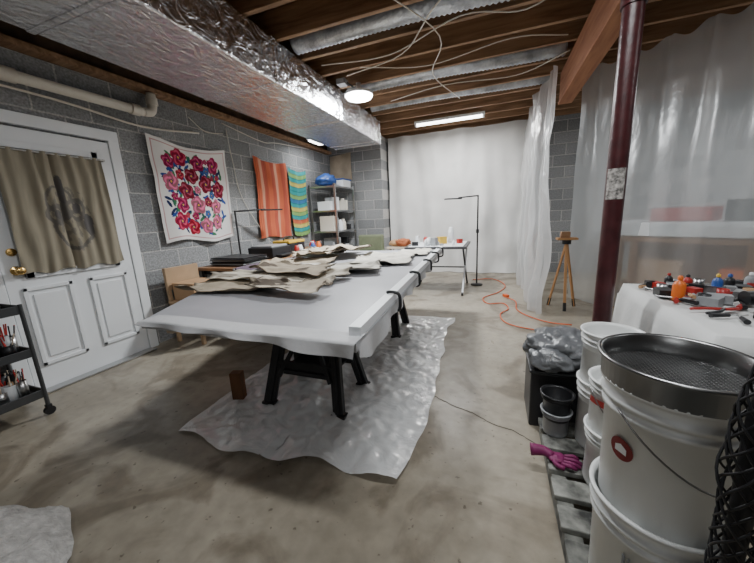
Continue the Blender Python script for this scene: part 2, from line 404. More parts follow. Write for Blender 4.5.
striped('orange_striped_towel',3.98,4.78,1.0,2.22,[O,P,O2,O,O2,P,O,O2,O],True,.05,0)
striped('turquoise_striped_towel',4.80,5.36,.98,2.16,[T,G,T,Yy,T,T,G,Bl,T,Yy,G,T,O,Yy,T,G],False,.06,2)
# ---------------------------------------------------------------- rear curtain
def rc(u,v):
    x=-2.16+2.82*u
    return (x+.01*math.sin(v*6), 6.77+.04*math.sin(u*34+1.5*N(u*3,v))*(.35+.65*v)+.08*N(u*5,v*1.5,2)+.05*N(u*12,v*4), 2.845*(1-v)+.008)
b=B('white_backdrop_cloth'); b.grid(rc,160,40,M_cloth); b.done()
def tc(u,v):
    yy=4.35+2.3*u
    return (.57-.08*u+.07*math.sin(u*46+3*N(u*4,v))*(.4+.6*v)+.10*N(u*4,v*2)+.03*N(u*16,v*7)-.08*v*(1-u), yy+.05*math.sin(v*4)-.34*v*(1-u), 2.80-2.78*v)
b=B('plastic_curtain'); b.grid(tc,180,50,M_curt); b.done()
A=Vector((.96,4.84)); Bv=Vector((3.6,2.52))
def bs(u,v):
    p=A.lerp(Bv,u); n=Vector((.66,.75))
    k=.045*math.sin(u*30+3*N(u*3,v*1.2))*(.3+.7*v)+.09*N(u*3,v*1.3,5)+.03*N(u*18,v*4,7)
    # gathers fanning down from the staples at the top edge
    s=(u*11)%1-.5
    k+=.035*math.exp(-(s/(.08+.5*v))**2)*math.exp(-v*2.2)
    return (p.x+n.x*k,p.y+n.y*k,2.84-2.82*v-.035*(1-v)**6*math.cos(u*11*2*pi))
b=B('plastic_sheeting'); b.grid(bs,220,60,M_sheet); b.done()
b=B('workbench')
R=Matrix.Rotation(math.radians(-41),3,'Z'); BO=Vector((2.40,4.03,0))
def bb(c,d,m): b.box(R@Vector(c)+BO,d,m,M=R)
bb((0,0,.97),(2.4,.62,.15),M_white); bb((0,-.02,.86),(2.3,.5,.07),Mbw)
for x in (-1.1,0,1.1):
    for y in(-.22,.22): bb((x,y,.41),(.09,.09,.83),Mbw)
bb((0,0,.3),(2.2,.5,.04),Mbw); bb((0,.24,.6),(2.2,.03,.5),Mbw)
bb((-.7,-.02,.47),(.4,.35,.3),M_card); bb((-.1,-.05,.45),(.25,.3,.26),M_orange); bb((.55,0,.48),(.5,.35,.32),M_white)
bb((-.6,0,1.12),(.5,.3,.14),M_red); bb((-.15,.05,1.15),(.25,.3,.2),M_blk); bb((.3,.05,1.16),(.35,.3,.22),M_card); bb((.75,.05,1.10),(.25,.3,.1),M_grey)
b.done(.006)
# ---------------------------------------------------------------- post
def curved_patch(b,c,r,ang,z0,z1,w,mat,n=10):
    vs=[];a=w/r
    for j in (0,1):
        for i in range(n+1):
            t=ang-a/2+a*i/n; vs.append((c[0]+r*math.cos(t),c[1]+r*math.sin(t),z0 if j==0 else z1))
    b.add(vs,[(i,i+1,n+2+i,n+1+i) for i in range(n)],mat,True)
b=B('steel_support_post'); px,py=.615,2.12
b.cyl((px,py,0.012),(px,py,2.48),.047,M_post,seg=28)
b.box((px,py,.008),(.2,.2,.016),M_post); b.box((px+.05,py,2.49),(.25,.16,.016),M_post)
M_lab=simple('sticker',(.34,.32,.30),.5,nscale=60,namt=.8)
ang=math.atan2(-py,-px); curved_patch(b,(px,py),.0485,ang,1.28,1.44,.09,M_lab)
b.cyl((px,py,2.2),(px,py,2.26),.055,M_post,seg=28)
b.done()
# ---------------------------------------------------------------- main work table
ZT=.80
FL,FR,RR,RL=Vector((-1.62,.97)),Vector((-.46,.97)),Vector((-.60,3.98)),Vector((-2.55,3.98))
ML=Vector((-2.08,1.85))
b=B('work_table')
def leftx(t):
    y=FL.y+(RL.y-FL.y)*t
    if y<ML.y: k=(y-FL.y)/(ML.y-FL.y); x=FL.x+(ML.x-FL.x)*k
    else: k=(y-ML.y)/(RL.y-ML.y); x=ML.x+(RL.x-ML.x)*k
    return x,y
def tt(u,v,z=ZT):
    xl,y=leftx(v); xr=FR.x+(RR.x-FR.x)*v
    return (xl+(xr-xl)*u, y, z+.006*N(u*3,v*4))
b.grid(tt,30,40,M_panel)
b.grid(lambda u,v:tt(1-u,v,ZT-.03),30,40,M_panel)
def edge(pf,n=40,h=.03):
    vs=[pf(i/n) for i in range(n+1)]
    b.add([Vector(p) for p in vs]+[Vector(p)-Vector((0,0,h+.004)) for p in vs],[(i,i+1,n+2+i,n+1+i) for i in range(n)],M_drape)
edge(lambda t:tt(0,t)); edge(lambda t:tt(1,t)); edge(lambda t:tt(t,0)); edge(lambda t:tt(t,1))
def drape(u,v):
    p=Vector(tt(u,0)); L=.010+.042*u**1.3+.008*math.sin(u*9)
    s=v*2
    if s<1: return (p.x,p.y+.10*(1-s)-.004,p.z+.005)
    s-=1
    return (p.x+.006*math.sin(u*30)*s,p.y-.012-.010*math.sin(u*24+1)*s-.012*s,p.z+.004-L*s)
b.grid(drape,80,16,M_drape)
def drape2(u,v):
    p=Vector(tt(1,u*.6)); L=.03+.06*math.exp(-((u-.12)/.12)**2)+.02*abs(math.sin(u*14))
    return (p.x+.012+.012*math.sin(u*40)*v, p.y, p.z-L*v)
b.grid(drape2,80,6,M_drape)
b.bar((FR.x-.03,FR.y+.06,ZT+.022),(RR.x-.03,RR.y,ZT+.022),.05,.04,M_white)
b.bar((FL.x-.02,FL.y+.12,ZT-.045),(ML.x-.02,ML.y,ZT-.045),.035,.03,M_white)
b.bar((FR.x-.2,1.02,ZT-.05),(RR.x-.2,3.9,ZT-.05),.04,.04,Mw); b.bar((-1.5,1.02,ZT-.05),(-1.6,3.9,ZT-.05),.04,.04,Mw)
b.done()
b=B('panel_clamps')
for y in (1.55,2.15,2.75,3.3,3.75):
    x=FR.x+(RR.x-FR.x)*(y-FR.y)/(RR.y-FR.y)
    b.tube([(x-.045,y,ZT+.048),(x-.02,y,ZT+.053),(x+.020,y,ZT+.042),(x+.028,y,ZT),(x+.020,y,ZT-.045),(x-.03,y,ZT-.055)],.009,M_blk,8)
    b.cyl((x-.03,y,ZT-.055),(x-.03,y,ZT-.035),.012,M_blk)
b.done()
def sawhorse(cx,cy,w=.54,d=.50,h=.728,nm='sawhorse'):
    b=B(nm)
    b.box((cx,cy,h-.03),(w+.06,.075,.06),M_blk); b.box((cx,cy,h-.09),(w,.05,.07),M_blk)
    for sx in(-1,1):
        for sy in(-1,1):
            p1=(cx+sx*(w/2-.09),cy+sy*.03,h-.06); p0=(cx+sx*w/2,cy+sy*d/2*.8,.022)
            b.bar(p0,p1,.085,.03,M_blk,up=(sx*.2,1,0)); b.bar(p0,p1,.03,.05,M_blk,up=(sx*.2,1,0))
            b.box((p0[0],p0[1],.014),(.10,.06,.024),M_blk)
    for sy in(-1,1):
        yy=cy+sy*.13
        b.box((cx,yy,.26),(w-.1,.02,.10),M_blk); b.bar((cx-w/2+.08,cy+sy*.07,.5),(cx+w/2-.08,cy+sy*.07,.5),.03,.02,M_blk)
        for sx in (-1,1):
            b.bar((cx+sx*.2,cy+sy*.16,.2),(cx+sx*.02,cy+sy*.06,.55),.03,.02,M_blk,up=(0,1,0))
    b.box((cx,cy,.24),(w-.16,.30,.02),M_blk)
    b.done(.004)
sawhorse(-1.17,1.78); sawhorse(-1.20,3.15)
TONES=[(.56,.51,.42),(.46,.40,.31),(.60,.57,.50),(.38,.32,.24),(.52,.45,.35)]
def paper(name,cx,cy,rx,ry,rot,z,seed,amp=.03,dark=.5,n=100):
    b=B(name); vs=[];cols=[]
    nr=22; amp*=.62
    tone=Vector(TONES[seed%5])
    for j in range(nr+1):
        q=j/nr
        for i in range(n):
            t=2*pi*i/n
            c,s=math.cos(t),math.sin(t); sq=1/max(abs(c),abs(s))
            rr=q*sq*(.93+.12*N(c*2+seed,s*2,seed)+.06*N(c*7+seed,s*7,seed))
            x,y=rr*c*rx,rr*s*ry
            X=cx+x*math.cos(rot)-y*math.sin(rot); Y=cy+x*math.sin(rot)+y*math.cos(rot)
            h=amp*(.55+N(X*3.5+seed,Y*3.5)+.5*N(X*9,Y*9,seed)); curl=.05*max(0,q-.8)*5*max(0,N(c*2.5,s*2.5,seed*3)+.1)
            vs.append((X,Y,z+max(.004,h)+curl))
            k=N(X*4+seed,Y*4,1)+.4*N(X*14,Y*14,2)
            base=tone.copy()
            if k>.3 or (q>.94 and N(c*3,s*3,seed)>-.1): base=base.lerp(Vector((.08,.06,.045)),dark)
            cols.append(base*(1+.2*N(X*20,Y*20)+.25*N(X*5,Y*5,8)))
    fs=[(j*n+i,j*n+(i+1)%n,(j+1)*n+(i+1)%n,(j+1)*n+i) for j in range(nr) for i in range(n)]
    b.add(vs,fs,M_paper,True); b.done(cols=cols,solid=.004)
P_=lambda *a:paper('canvas_sheet',*a)
P_(-1.72,1.66,.36,.18,.15,.815,3,.03,.7)
P_(-1.22,1.62,.32,.13,-.15,.838,9,.05,.95)
P_(-1.55,1.95,.58,.20,.1,.83,5,.04,.6)
P_(-1.30,2.42,.42,.28,.3,.82,12,.03,.5)
P_(-1.90,2.75,.38,.35,.3,.82,18,.03,.5)
P_(-1.05,3.05,.30,.42,.2,.82,22,.025,.2)
P_(-.88,3.6,.2,.28,.1,.815,52,.02,.1)
P_(-2.0,3.55,.40,.28,0,.84,25,.08,.9)
P_(-1.70,3.35,.38,.25,.4,.875,31,.10,.98)
P_(-1.85,3.1,.30,.22,.8,.855,44,.08,.98)
P_(-1.5,2.1,.38,.16,-.2,.855,48,.06,.9)
def ds(u,v):
    x0=-1.80-.06*math.sin(v*5); x1=-.40+.04*math.sin(v*6)
    y=1.16+2.52*v; x=x0+(x1-x0)*u
    y+=-.03*math.sin(u*5)+(.05 if v<.5 else -.05)*N(u*5,v*2)
    x+=.05*N(u*2,v*9,4)*(1 if u>.5 else -1)
    e=min(u,1-u,v,1-v)
    h=.006+.055*max(0,N(x*3,y*3,1)-.05)+.035*abs(N(x*6+.8*N(x*2,y*2),y*4,2))+.014*N(x*18,y*18)
    h*=.35+.65*min(1,e*12)
    h+=.05*max(0,1-v*9)*(1 if u>.45 else .3)*(.5+.5*math.sin(u*22))
    return (x,y,max(.004,h))
b=B('plastic_drop_sheet'); b.grid(ds,150,220,M_fsheet); b.done()
b=B('wood_block'); b.box((-1.68,1.55,.125),(.08,.06,.20),M_brick,rz=.3); b.done(.004)
b=B('floor_crack'); pts=[(-.36,1.98),(-.22,1.90),(-.10,1.86),(.02,1.78),(.14,1.75),(.26,1.66)]
vs=[]
for i in range(41):
    t=i/40*(len(pts)-1);k=min(int(t),len(pts)-2);f=t-k
    x=pts[k][0]*(1-f)+pts[k+1][0]*f;y=pts[k][1]*(1-f)+pts[k+1][1]*f+.008*N(i*.7); w=.004+.002*N(i*.9,3)
    vs+= [(x,y-w,.0012),(x,y+w,.0012)]
b.add(vs,[(2*i,2*i+2,2*i+3,2*i+1) for i in range(40)],simple('crack_dirt',(.08,.065,.05),.9)); b.done()
# ---------------------------------------------------------------- left side desk & stuff
b=B('side_desk'); b.box((-3.05,4.0,.73),(.66,2.5,.035),Mbw)
for x in(-3.33,-2.78):
    for y in(2.82,5.18): b.box((x,y,.357),(.04,.04,.713),M_blkm)
b.box((-3.05,4.0,.68),(.56,2.36,.05),M_blkm); b.done(.004)
b=B('cutting_mat_stack')
for i in range(7): b.box((-3.0+.02*math.sin(i*3),3.08+.02*math.cos(i*2),.757+i*.014),(.54,.40,.011),[M_blk,M_grey,M_blk,M_blkm,M_grey,M_blk,M_blkm][i],rz=.05*math.sin(i*5))
b.done(.002)
b=B('printer'); b.box((-3.04,3.72,.825),(.42,.42,.15),M_blk); b.box((-3.04,3.72,.91),(.36,.36,.03),M_grey); b.box((-2.80,3.72,.79),(.14,.3,.02),M_blk); b.done(.01)
b=B('toolbox'); b.box((-3.08,4.25,.83),(.3,.42,.16),M_blk); b.box((-3.08,4.25,.93),(.31,.43,.04),M_yel); b.tube([(-3.08,4.12,.95),(-3.08,4.14,1.0),(-3.08,4.36,1.0),(-3.08,4.38,.95)],.012,M_blk,8,3); b.done(.008)
b=B('paint_jars')
for i,(x,y,c) in enumerate([(-2.80,4.04,M_red),(-2.82,4.16,M_white),(-2.80,4.5,M_blue),(-2.9,4.62,M_red),(-3.1,4.62,M_yel),(-2.84,4.75,M_orange),(-3.0,4.8,M_white),(-3.2,4.75,M_blk),(-2.9,4.92,M_blk),(-3.1,5.0,M_red)]):
    b.lathe((x,y,.7495),[(.001,0),(.04,0),(.042,.01),(.042,.09),(.03,.105),(.03,.13),(.001,.132)],c,18)
b.done()
b=B('desk_lamp')
b.lathe((-3.3,3.42,.7495),[(.001,0),(.07,0),(.07,.015),(.02,.025),(.001,.025)],M_blk,24)
b.cyl((-3.3,3.42,.77),(-3.3,3.42,1.42),.012,M_blk); b.cyl((-3.3,3.42,1.41),(-3.08,3.77,1.43),.011,M_blk); b.box((-3.03,3.85,1.42),(.06,.30,.02),M_blk,rz=-.55); b.done()
b=B('folding_chair')
Mch=simple('chair_fabric',(.20,.15,.20),.8)
cx=-2.42
b.box((cx,2.78,.46),(.40,.40,.04),Mch); b.box((cx-.18,2.78,.70),(.03,.38,.16),Mch)
for y in(2.59,2.97):
    b.tube([(cx+.2,y,.0),(cx-.19,y,.60),(cx-.2,y,.78)],.012,M_steel,8,1); b.tube([(cx-.22,y,.0),(cx+.17,y,.45)],.012,M_steel,8,1)
b.done()
b=B('wooden_chair'); cx,cy=-3.06,2.48
b.box((cx,cy,.45),(.42,.42,.03),M_ply)
for sy in(-1,1):
    b.box((cx+.18,cy+sy*.18,.22),(.035,.035,.44),M_ply); b.bar((cx-.18,cy+sy*.18,0),(cx-.22,cy+sy*.18,.82),.035,.035,M_ply)
    b.box((cx,cy+sy*.18,.2),(.36,.02,.03),M_ply)
b.box((cx-.20,cy,.70),(.018,.40,.24),M_ply); b.box((cx+.18,cy,.25),(.02,.36,.03),M_ply); b.done(.004)
b=B('cardboard_box'); b.box((-3.08,2.48,.56),(.30,.32,.18),M_card); b.box((-3.08,2.48,.652),(.31,.33,.004),M_card); b.done(.003)
b=B('metal_shelf_rack'); x0,x1,y0,y1=-3.36,-2.82,5.45,6.3
for x in(x0,x1):
    for y in(y0,y1): b.box((x,y,.95),(.035,.035,1.9),M_steel)
for z in(.15,.6,1.0,1.4,1.85): b.box(((x0+x1)/2,(y0+y1)/2,z),(x1-x0,y1-y0,.03),M_steel)
b.done(.002)
b=B('shelf_contents'); rs=random.Random(5); cl=[M_white,M_grey,M_white,M_blk,M_grey,M_blk,M_white,M_pvc,M_blue]
for z in(.165,.615,1.015,1.415):
    y=5.50
    while y<6.15:
        w=rs.uniform(.07,.16);h=rs.uniform(.10,.30); d=rs.uniform(.25,.42)
        if rs.random()<.35: b.lathe((-2.98,y+w/2,z+.001),[(.001,0),(w*.42,0),(w*.42,h*.7),(w*.25,h*.85),(w*.25,h),(.001,h)],rs.choice(cl),18)
        else: b.box((-3.08+rs.uniform(-.03,.05),y+w/2,z+h/2+.001),(d,w-.02,h),rs.choice(cl))
        y+=w
b.done(.004)
b=B('blue_bag'); b.blob((-3.1,5.66,1.99),(.2,.18,.115),M_blue,.25,2,seed=2); b.done()
b=B('plastic_tote'); b.box((-3.05,6.08,1.94),(.40,.36,.14),M_white); b.box((-3.05,6.08,2.02),(.43,.39,.025),M_blue); b.done(.01)
b=B('paper_sheet'); b.grid(lambda u,v:(-3.36+.50*u,6.385-.02*math.sin(v*3)-.01*math.sin(u*8),2.55-.55*v+.05*u),12,12,simple('kraft_paper',(.42,.34,.25),.8,nscale=6)); b.done()
Mg=simple('olive_fabric',(.16,.18,.11),.9,nscale=8)
b=B('armchair'); c=(-2.62,5.55)
b.box((c[0]+.3,c[1]+.1,.28),(.5,.5,.26),Mg); b.box((c[0]+.3,c[1]+.38,.60),(.52,.12,.60),Mg)
for sx in(-1,1): b.box((c[0]+.3+sx*.28,c[1]+.1,.4),(.10,.52,.4),Mg)
for sx in(-1,1):
    for sy in(-1,1): b.cyl((c[0]+.3+sx*.24,c[1]+.1+sy*.2,0),(c[0]+.3+sx*.24,c[1]+.1+sy*.2,.16),.02,M_blk)
b.done(.03)
b=B('side_stool'); b.box((-1.72,5.96,.64),(.46,.34,.03),Mw)
for sx in(-1,1):
    for sy in(-1,1): b.cyl((-1.72+sx*.2,5.96+sy*.13,0),(-1.72+sx*.18,5.96+sy*.12,.63),.014,Mw)
b.done()
b=B('fabric_bundle'); b.blob((-1.66,5.93,.735),(.15,.12,.075),simple('rust_fabric',(.38,.12,.05),.9),.3,2,seed=4); b.blob((-1.84,5.98,.72),(.11,.11,.065),M_card,.3,2,seed=8); b.done()
# rear folding table
b=B('folding_table'); x0,x1,y0,y1=-1.32,-.38,4.78,5.75
b.box(((x0+x1)/2,(y0+y1)/2,.735),(x1-x0,y1-y0,.035),simple('table_top_dark',(.06,.06,.065),.5)); b.box(((x0+x1)/2,(y0+y1)/2,.755),(x1-x0-.1,y1-y0-.1,.006),M_white)
for x in(x0+.05,x1-.05):
    b.bar((x,y0+.03,.02),(x,y1-.10,.72),.025,.035,M_white); b.bar((x,y1-.03,.02),(x,y0+.10,.72),.025,.035,M_blk)
    for y in(y0+.03,y1-.03): b.cyl((x-.015,y,.025),(x+.015,y,.025),.025,M_blk)
b.bar((x0+.05,(y0+y1)/2,.37),(x1-.05,(y0+y1)/2,.37),.02,.02,M_blk)
b.done(.003)
b=B('craft_supplies'); rs=random.Random(19)
for i in range(20):
    x=rs.uniform(-1.25,-.47);y=rs.uniform(4.88,5.65);m=rs.choice([M_white,M_white,M_yel,M_grey,M_white,M_card,M_blk,M_grey,M_white,M_red]);h=rs.uniform(.03,.14);r=rs.uniform(.02,.045)
    if i==5: m=M_white;h=.26;r=.05
    if i%3: b.lathe((x,y,.758),[(.001,0),(r,0),(r,h*.8),(r*.6,h*.9),(r*.6,h),(.001,h)],m,16)
    else: b.box((x,y,.758+h/2),(r*3,r*2.4,h),m,rz=rs.uniform(0,3))
b.done()
b=B('floor_lamp')
b.lathe((-.26,5.60,0),[(.001,0),(.10,0),(.10,.02),(.02,.03),(.001,.03)],M_blk,24)
b.cyl((-.26,5.60,.02),(-.26,5.60,1.52),.013,M_blk); b.cyl((-.26,5.60,1.51),(-.56,5.45,1.49),.011,M_blk); b.box((-.64,5.41,1.475),(.28,.06,.02),M_blk,rz=.43); b.cyl((-.26,5.60,.9),(-.26,5.60,.96),.025,M_blk); b.done()
b=B('extension_cord'); pts=[(-.35,6.0,.010),(.0,6.1,.010),(.2,5.6,.010),(.1,5.1,.010),(-.12,4.7,.010),(-.05,4.4,.010),(.14,4.45,.010),(.2,4.2,.010),(.10,3.95,.010),(.15,3.65,.010),(.35,3.5,.010),(.75,3.42,.010),(1.1,3.5,.010),(1.3,3.3,.010)]
b.tube(pts,.0065,M_cord,8)
b.tube([(.2,4.78,.010),(.3,4.5,.03),(.30,4.2,.010),(.40,3.95,.010),(.6,3.75,.010),(.8,3.65,.03)],.0065,M_cord,8)
b.box((.19,4.84,.02),(.05,.09,.035),M_cord,rz=.6); b.done()
b=B('wooden_tripod'); c=Vector((.84,4.42,.86)); Mt=simple('tripod_wood',(.46,.24,.10),.5)
for a in (.5,2.6,4.7):
    p=Vector((c.x+.17*math.cos(a),c.y+.17*math.sin(a),0.0)); b.bar(p,c-Vector((0,0,.03)),.030,.022,Mt); b.bar(p,p.lerp(c,.12),.034,.026,M_blk)
b.cyl(c-Vector((0,0,.05)),c,.05,M_blk); b.box(c+Vector((0,0,.015)),(.22,.14,.025),Mt); b.box(c+Vector((-.02,0,.065)),(.10,.08,.07),Mbw); b.done(.003)
# ---------------------------------------------------------------- lights fixtures
b=B('round_ceiling_light'); c=(-1.60,3.92,2.72)
b.lathe(c,[(.001,-.045),(.12,-.045),(.15,-.035),(.165,-.015),(.165,0),(.001,0)],M_led,40); b.lathe(c,[(.17,-.01),(.175,.0),(.175,.02),(.06,.05),(.03,.09),(.03,.135),(.001,.135)],M_white,40); b.done()
b=B('led_tube_light'); b.box((-.78,5.92,2.84),(1.18,.09,.04),M_white); b.cyl((-1.34,5.92,2.80),(-.22,5.92,2.80),.022,M_led2)
for x in(-1.35,-.21): b.box((x,5.92,2.81),(.03,.06,.06),M_white)
b.done()
b=B('utility_light'); b.box((-2.97,5.2,2.62),(.16,.42,.05),M_white); b.box((-2.97,5.2,2.585),(.12,.36,.03),M_led2); b.box((-2.97,5.2,2.75),(.03,.03,.21),M_white); b.done()
b=B('junction_box'); b.box((-1.74,3.76,2.83),(.11,.11,.06),M_grey); b.tube([(-1.69,3.78,2.83),(-1.64,3.80,2.79),(-1.62,3.82,2.78)],.01,M_blk,8); b.done(.005)
# ---------------------------------------------------------------- right table
b=B('cloth_covered_table'); X0,X1,Y0,Y1=.80,2.1,1.48,2.42
b.box(((X0+X1)/2,(Y0+Y1)/2,.725),(X1-X0-.02,Y1-Y0-.02,.03),Mw)
for x in(X0+.08,X1-.08):
    for y in(Y0+.08,Y1-.08): b.box((x,y,.36),(.05,.05,.71),Mw)
def tcl(u,v):
    a=u*2-1;c2=v*2-1; s=1.25
    x=a*s;y=c2*s; ex=max(0,abs(x)-1);ey=max(0,abs(y)-1)
    xx=max(-1,min(1,x));yy=max(-1,min(1,y)); z=.747-1.9*max(ex,ey)+.004*N(u*9,v*9)
    off=.015+.03*max(ex,ey)*4*(.5+.5*math.sin((u+v)*40))
    return ((X0+X1)/2+xx*(X1-X0)/2+(math.copysign(off,x) if ex>0 else 0),(Y0+Y1)/2+yy*(Y1-Y0)/2+(math.copysign(off,y) if ey>0 else 0),z)
b.grid(tcl,70,70,M_cloth); b.done()
def bottle(name,x,y,z,r,h,m,cap):
    b=B(name); b.lathe((x,y,z),[(.001,0),(r*.95,0),(r,.01),(r,h*.62),(r*.75,h*.74),(r*.35,h*.8),(r*.35,h*.86)],m,24); b.lathe((x,y,z),[(r*.42,h*.84),(r*.42,h*.95),(r*.2,h),(.001,h)],cap,20); b.done()
bottle('glue_bottle',.90,2.0,.752,.027,.13,M_orange,M_orange)
bottle('glue_bottle',1.14,2.18,.752,.022,.11,M_blue,M_yel); bottle('paint_bottle',1.05,2.26,.752,.022,.09,M_red,M_blk)
bottle('paint_bottle',1.22,2.24,.752,.024,.10,M_blk,M_blue); bottle('paint_bottle',.98,2.30,.752,.02,.09,M_blk,M_red); bottle('paint_bottle',1.34,2.3,.752,.024,.10,M_grey,M_white)
b=B('hand_tools'); rs=random.Random(21)
for i in range(150):
    x=rs.uniform(.85,1.8);y=rs.uniform(1.66,2.36) if i%3==0 else rs.uniform(1.90,2.36);a=rs.uniform(0,pi);L=rs.uniform(.06,.16)
    d=Vector((math.cos(a),math.sin(a),0)); p=Vector((x,y,.766)); m=rs.choice([M_blk,M_steel,M_blk,M_red,M_grey,M_grey,M_blk,M_blk,M_card,M_blkm])
    if i%5==0: b.box((x,y,.775),(rs.uniform(.04,.1),rs.uniform(.03,.07),.04),m,rz=a)
    elif i%7==0: b.lathe((x,y,.752),[(.001,0),(.022,0),(.024,.05),(.021,.05),(.019,.01),(.001,.01)],m,14)
    else: b.cyl(p-d*L/2,p,.011,m,r1=.008,seg=10); b.cyl(p,p+d*L/2,.004,M_steel,seg=8)
b.done()
b=B('pliers')
for (x,y,a) in ((.98,1.80,.4),(1.12,1.72,2.6)):
    R2=Matrix.Rotation(a,3,'Z')
    for s in(-1,1): b.tube([R2@Vector(q)+Vector((x,y,.768)) for q in ((-.12,s*.035,0),(-.05,s*.025,0),(0,0,0),(.06,-s*.008,0))],.007,M_red if s>0 else M_blk,8)
b.done()
b=B('cordless_drill'); c=Vector((1.22,1.94,.79)); b.cyl(c+Vector((-.10,0,.0)),c+Vector((.06,.03,.0)),.033,M_blk); b.cyl(c+Vector((.06,.03,0)),c+Vector((.12,.04,0)),.018,M_steel); b.bar(c+Vector((-.05,0,0)),c+Vector((-.08,-.13,0)),.035,.03,M_blk); b.box(c+Vector((-.085,-.16,.0)),(.09,.06,.06),M_grey,rz=.2); b.done(.004)
# ---------------------------------------------------------------- pallet + buckets
b=B('pallet'); Mp=simple('painted_pallet',(.15,.15,.135),.7,nscale=14,namt=.9)
for x in(.30,.53,.77): b.box((x,1.15,.04),(.06,1.25,.08),Mp)
for i in range(9): b.box((.53,.58+i*.142,.0925),(.54,.10,.025),Mp)
b.done(.004)
def bucket(name,cx,cy,z,rt=.15,rb=.128,h=.37,mark=None,handle=True,m=M_bucket,ha=0,drips=False):
    b=B(name)
    p=[(.001,0),(rb,0),(rb+.003,.01),(rt-.012,h*.78),(rt-.004,h*.78),(rt-.004,h*.81),(rt-.010,h*.81),(rt-.009,h*.86),(rt,h*.86),(rt,h*.89),(rt-.007,h*.895),(rt-.005,h*.97),(rt+.004,h*.975),(rt+.004,h),(rt-.006,h),(rt-.010,h*.95),(rb-.004,.012),(.001,.012)]
    b.lathe((cx,cy,z),p,m,48)
    if mark:
        a,zz,R=mark
        def pt(w,hh,k):
            zz2=zz+hh; rad=rb+.003+(rt-.012-rb)*zz2/(h*.78)+k
            return (cx+rad*math.cos(a+w/rad),cy+rad*math.sin(a+w/rad),z+zz2)
        n=32
        vs=[pt(0,0,.001)]+[pt(R*math.cos(2*pi*i/n),R*math.sin(2*pi*i/n),.001) for i in range(n)]
        b.add(vs,[(0,1+i,1+(i+1)%n) for i in range(n)],simple('mark_red',(.20,.02,.02),.5),True)
        b.add([pt(-R*.5,-R*.35,.002),pt(R*.5,-R*.35,.002),pt(R*.5,R*.2,.002),pt(0,R*.5,.002),pt(-R*.5,R*.2,.002)],[(0,1,2,3,4)],M_bucket)
    if handle:
        pts=[]
        for i in range(13):
            t=pi*i/12; lx=math.cos(t)*(rt+.010); drop=-math.sin(t)*.14
            v=Matrix.Rotation(ha,3,'Z')@Vector((lx,-(abs(math.sin(t))*(rt+.010)),0)); pts.append((cx+v.x,cy+v.y,z+h*.86+drop))
        b.tube(pts,.0025,M_dsteel,6,2)
    if drips:
        rs=random.Random(4)
        for i in range(9):
            a=math.atan2(-.9,-.43)+rs.uniform(-.5,.6); zt=.26-rs.uniform(0,.08); L=rs.uniform(.04,.12)
            pts=[]
            for k in range(5):
                zz=zt-L*k/4; rad=rb+.003+(rt-.012-rb)*zz/(h*.78)+.001
                pts.append((cx+rad*math.cos(a+.02*N(k,i)),cy+rad*math.sin(a+.02*N(k,i)),z+zz))
            b.tube(pts,.0022,M_grey,6,3)
    return b.done()
CX,CY=.435,.92
bucket('plastic_bucket',CX,CY,.106,handle=False,drips=True)
bucket('plastic_bucket',CX,CY,.445,rt=.149,mark=(math.atan2(-.50,-.866),.20,.030),ha=.5)
b=B('mixing_sieve'); R1=.158; ZS=.812
b.lathe((CX,CY,ZS),[(R1-.01,0),(R1-.005,0),(R1-.003,.055),(R1+.006,.057),(R1+.008,.063),(R1+.001,.067),(R1-.006,.063),(R1-.007,.01)],M_dsteel,56)
M_mesh=simple('sieve_dark_base',(.022,.022,.022),.5,nscale=25,namt=.9)  # near-black mottled disc just below the sieve wires
b.lathe((CX,CY,ZS+.01),[(R1-.008,0),(R1*.5,.001),(.001,.0)],M_mesh,56)
n=34
for i in range(1,n):
    t=-1+2*i/n; l=math.sqrt(1-t*t)*(R1-.01)
    b.cyl((CX+t*(R1-.01),CY-l,ZS+.014),(CX+t*(R1-.01),CY+l,ZS+.014),.0006,M_dsteel,seg=5,caps=False); b.cyl((CX-l,CY+t*(R1-.01),ZS+.015),(CX+l,CY+t*(R1-.01),ZS+.015),.0006,M_dsteel,seg=5,caps=False)
b.done()
bucket('small_pail',.49,1.37,.106,.112,.10,.26,handle=False)
bucket('small_pail',.49,1.37,.345,.112,.10,.24,handle=True,ha=.3)
bucket('small_pail',.52,1.63,.106,.12,.108,.34,handle=False); bucket('small_pail',.52,1.63,.41,.12,.108,.28,handle=False)
b=B('red_label'); curved_patch(b,(.49,1.37),.1125,math.atan2(-1.37,-.49)-.5,.49,.515,.12,M_red); b.done()
bucket('plant_pot',.325,1.66,.106,.070,.055,.13,handle=False,m=M_grey); bucket('plant_pot',.325,1.66,.19,.075,.058,.14,handle=False,m=M_blk)
b=B('black_crate'); b.box((.36,1.98,.17),(.28,.30,.34),M_blk); b.box((.36,1.98,.345),(.30,.32,.02),M_blk); b.done(.01)
b=B('plastic_bag'); b.blob((.37,1.98,.455),(.17,.17,.10),M_bag,.3,1.6,60,seed=3); b.blob((.32,1.86,.42),(.11,.10,.065),M_bag,.3,1.6,40,seed=6); b.done()
b=B('rubber_glove'); c=Vector((.30,1.44,.122)); Rg=Matrix.Rotation(1.25,3,'Z')
G_=lambda x,y,z=0: c+Rg@Vector((x,y,0))*.85+Vector((0,0,z))
b.blob(c,(.036,.036,.015),M_mag,.25,2,24); b.tube([G_(0,.02),G_(.01,.07,.004),G_(-.01,.13)],.03,M_mag,12,4,rf=lambda t:.018+.010*t)
for i,(dx,L) in enumerate([(-.034,.055),(-.014,.07),(.010,.072),(.032,.055)]): b.tube([G_(dx,-.03),G_(dx*1.3,-.035-L*.6,.010),G_(dx*1.2+.018,-.035-L,-.006)],.009,M_mag,8,4)
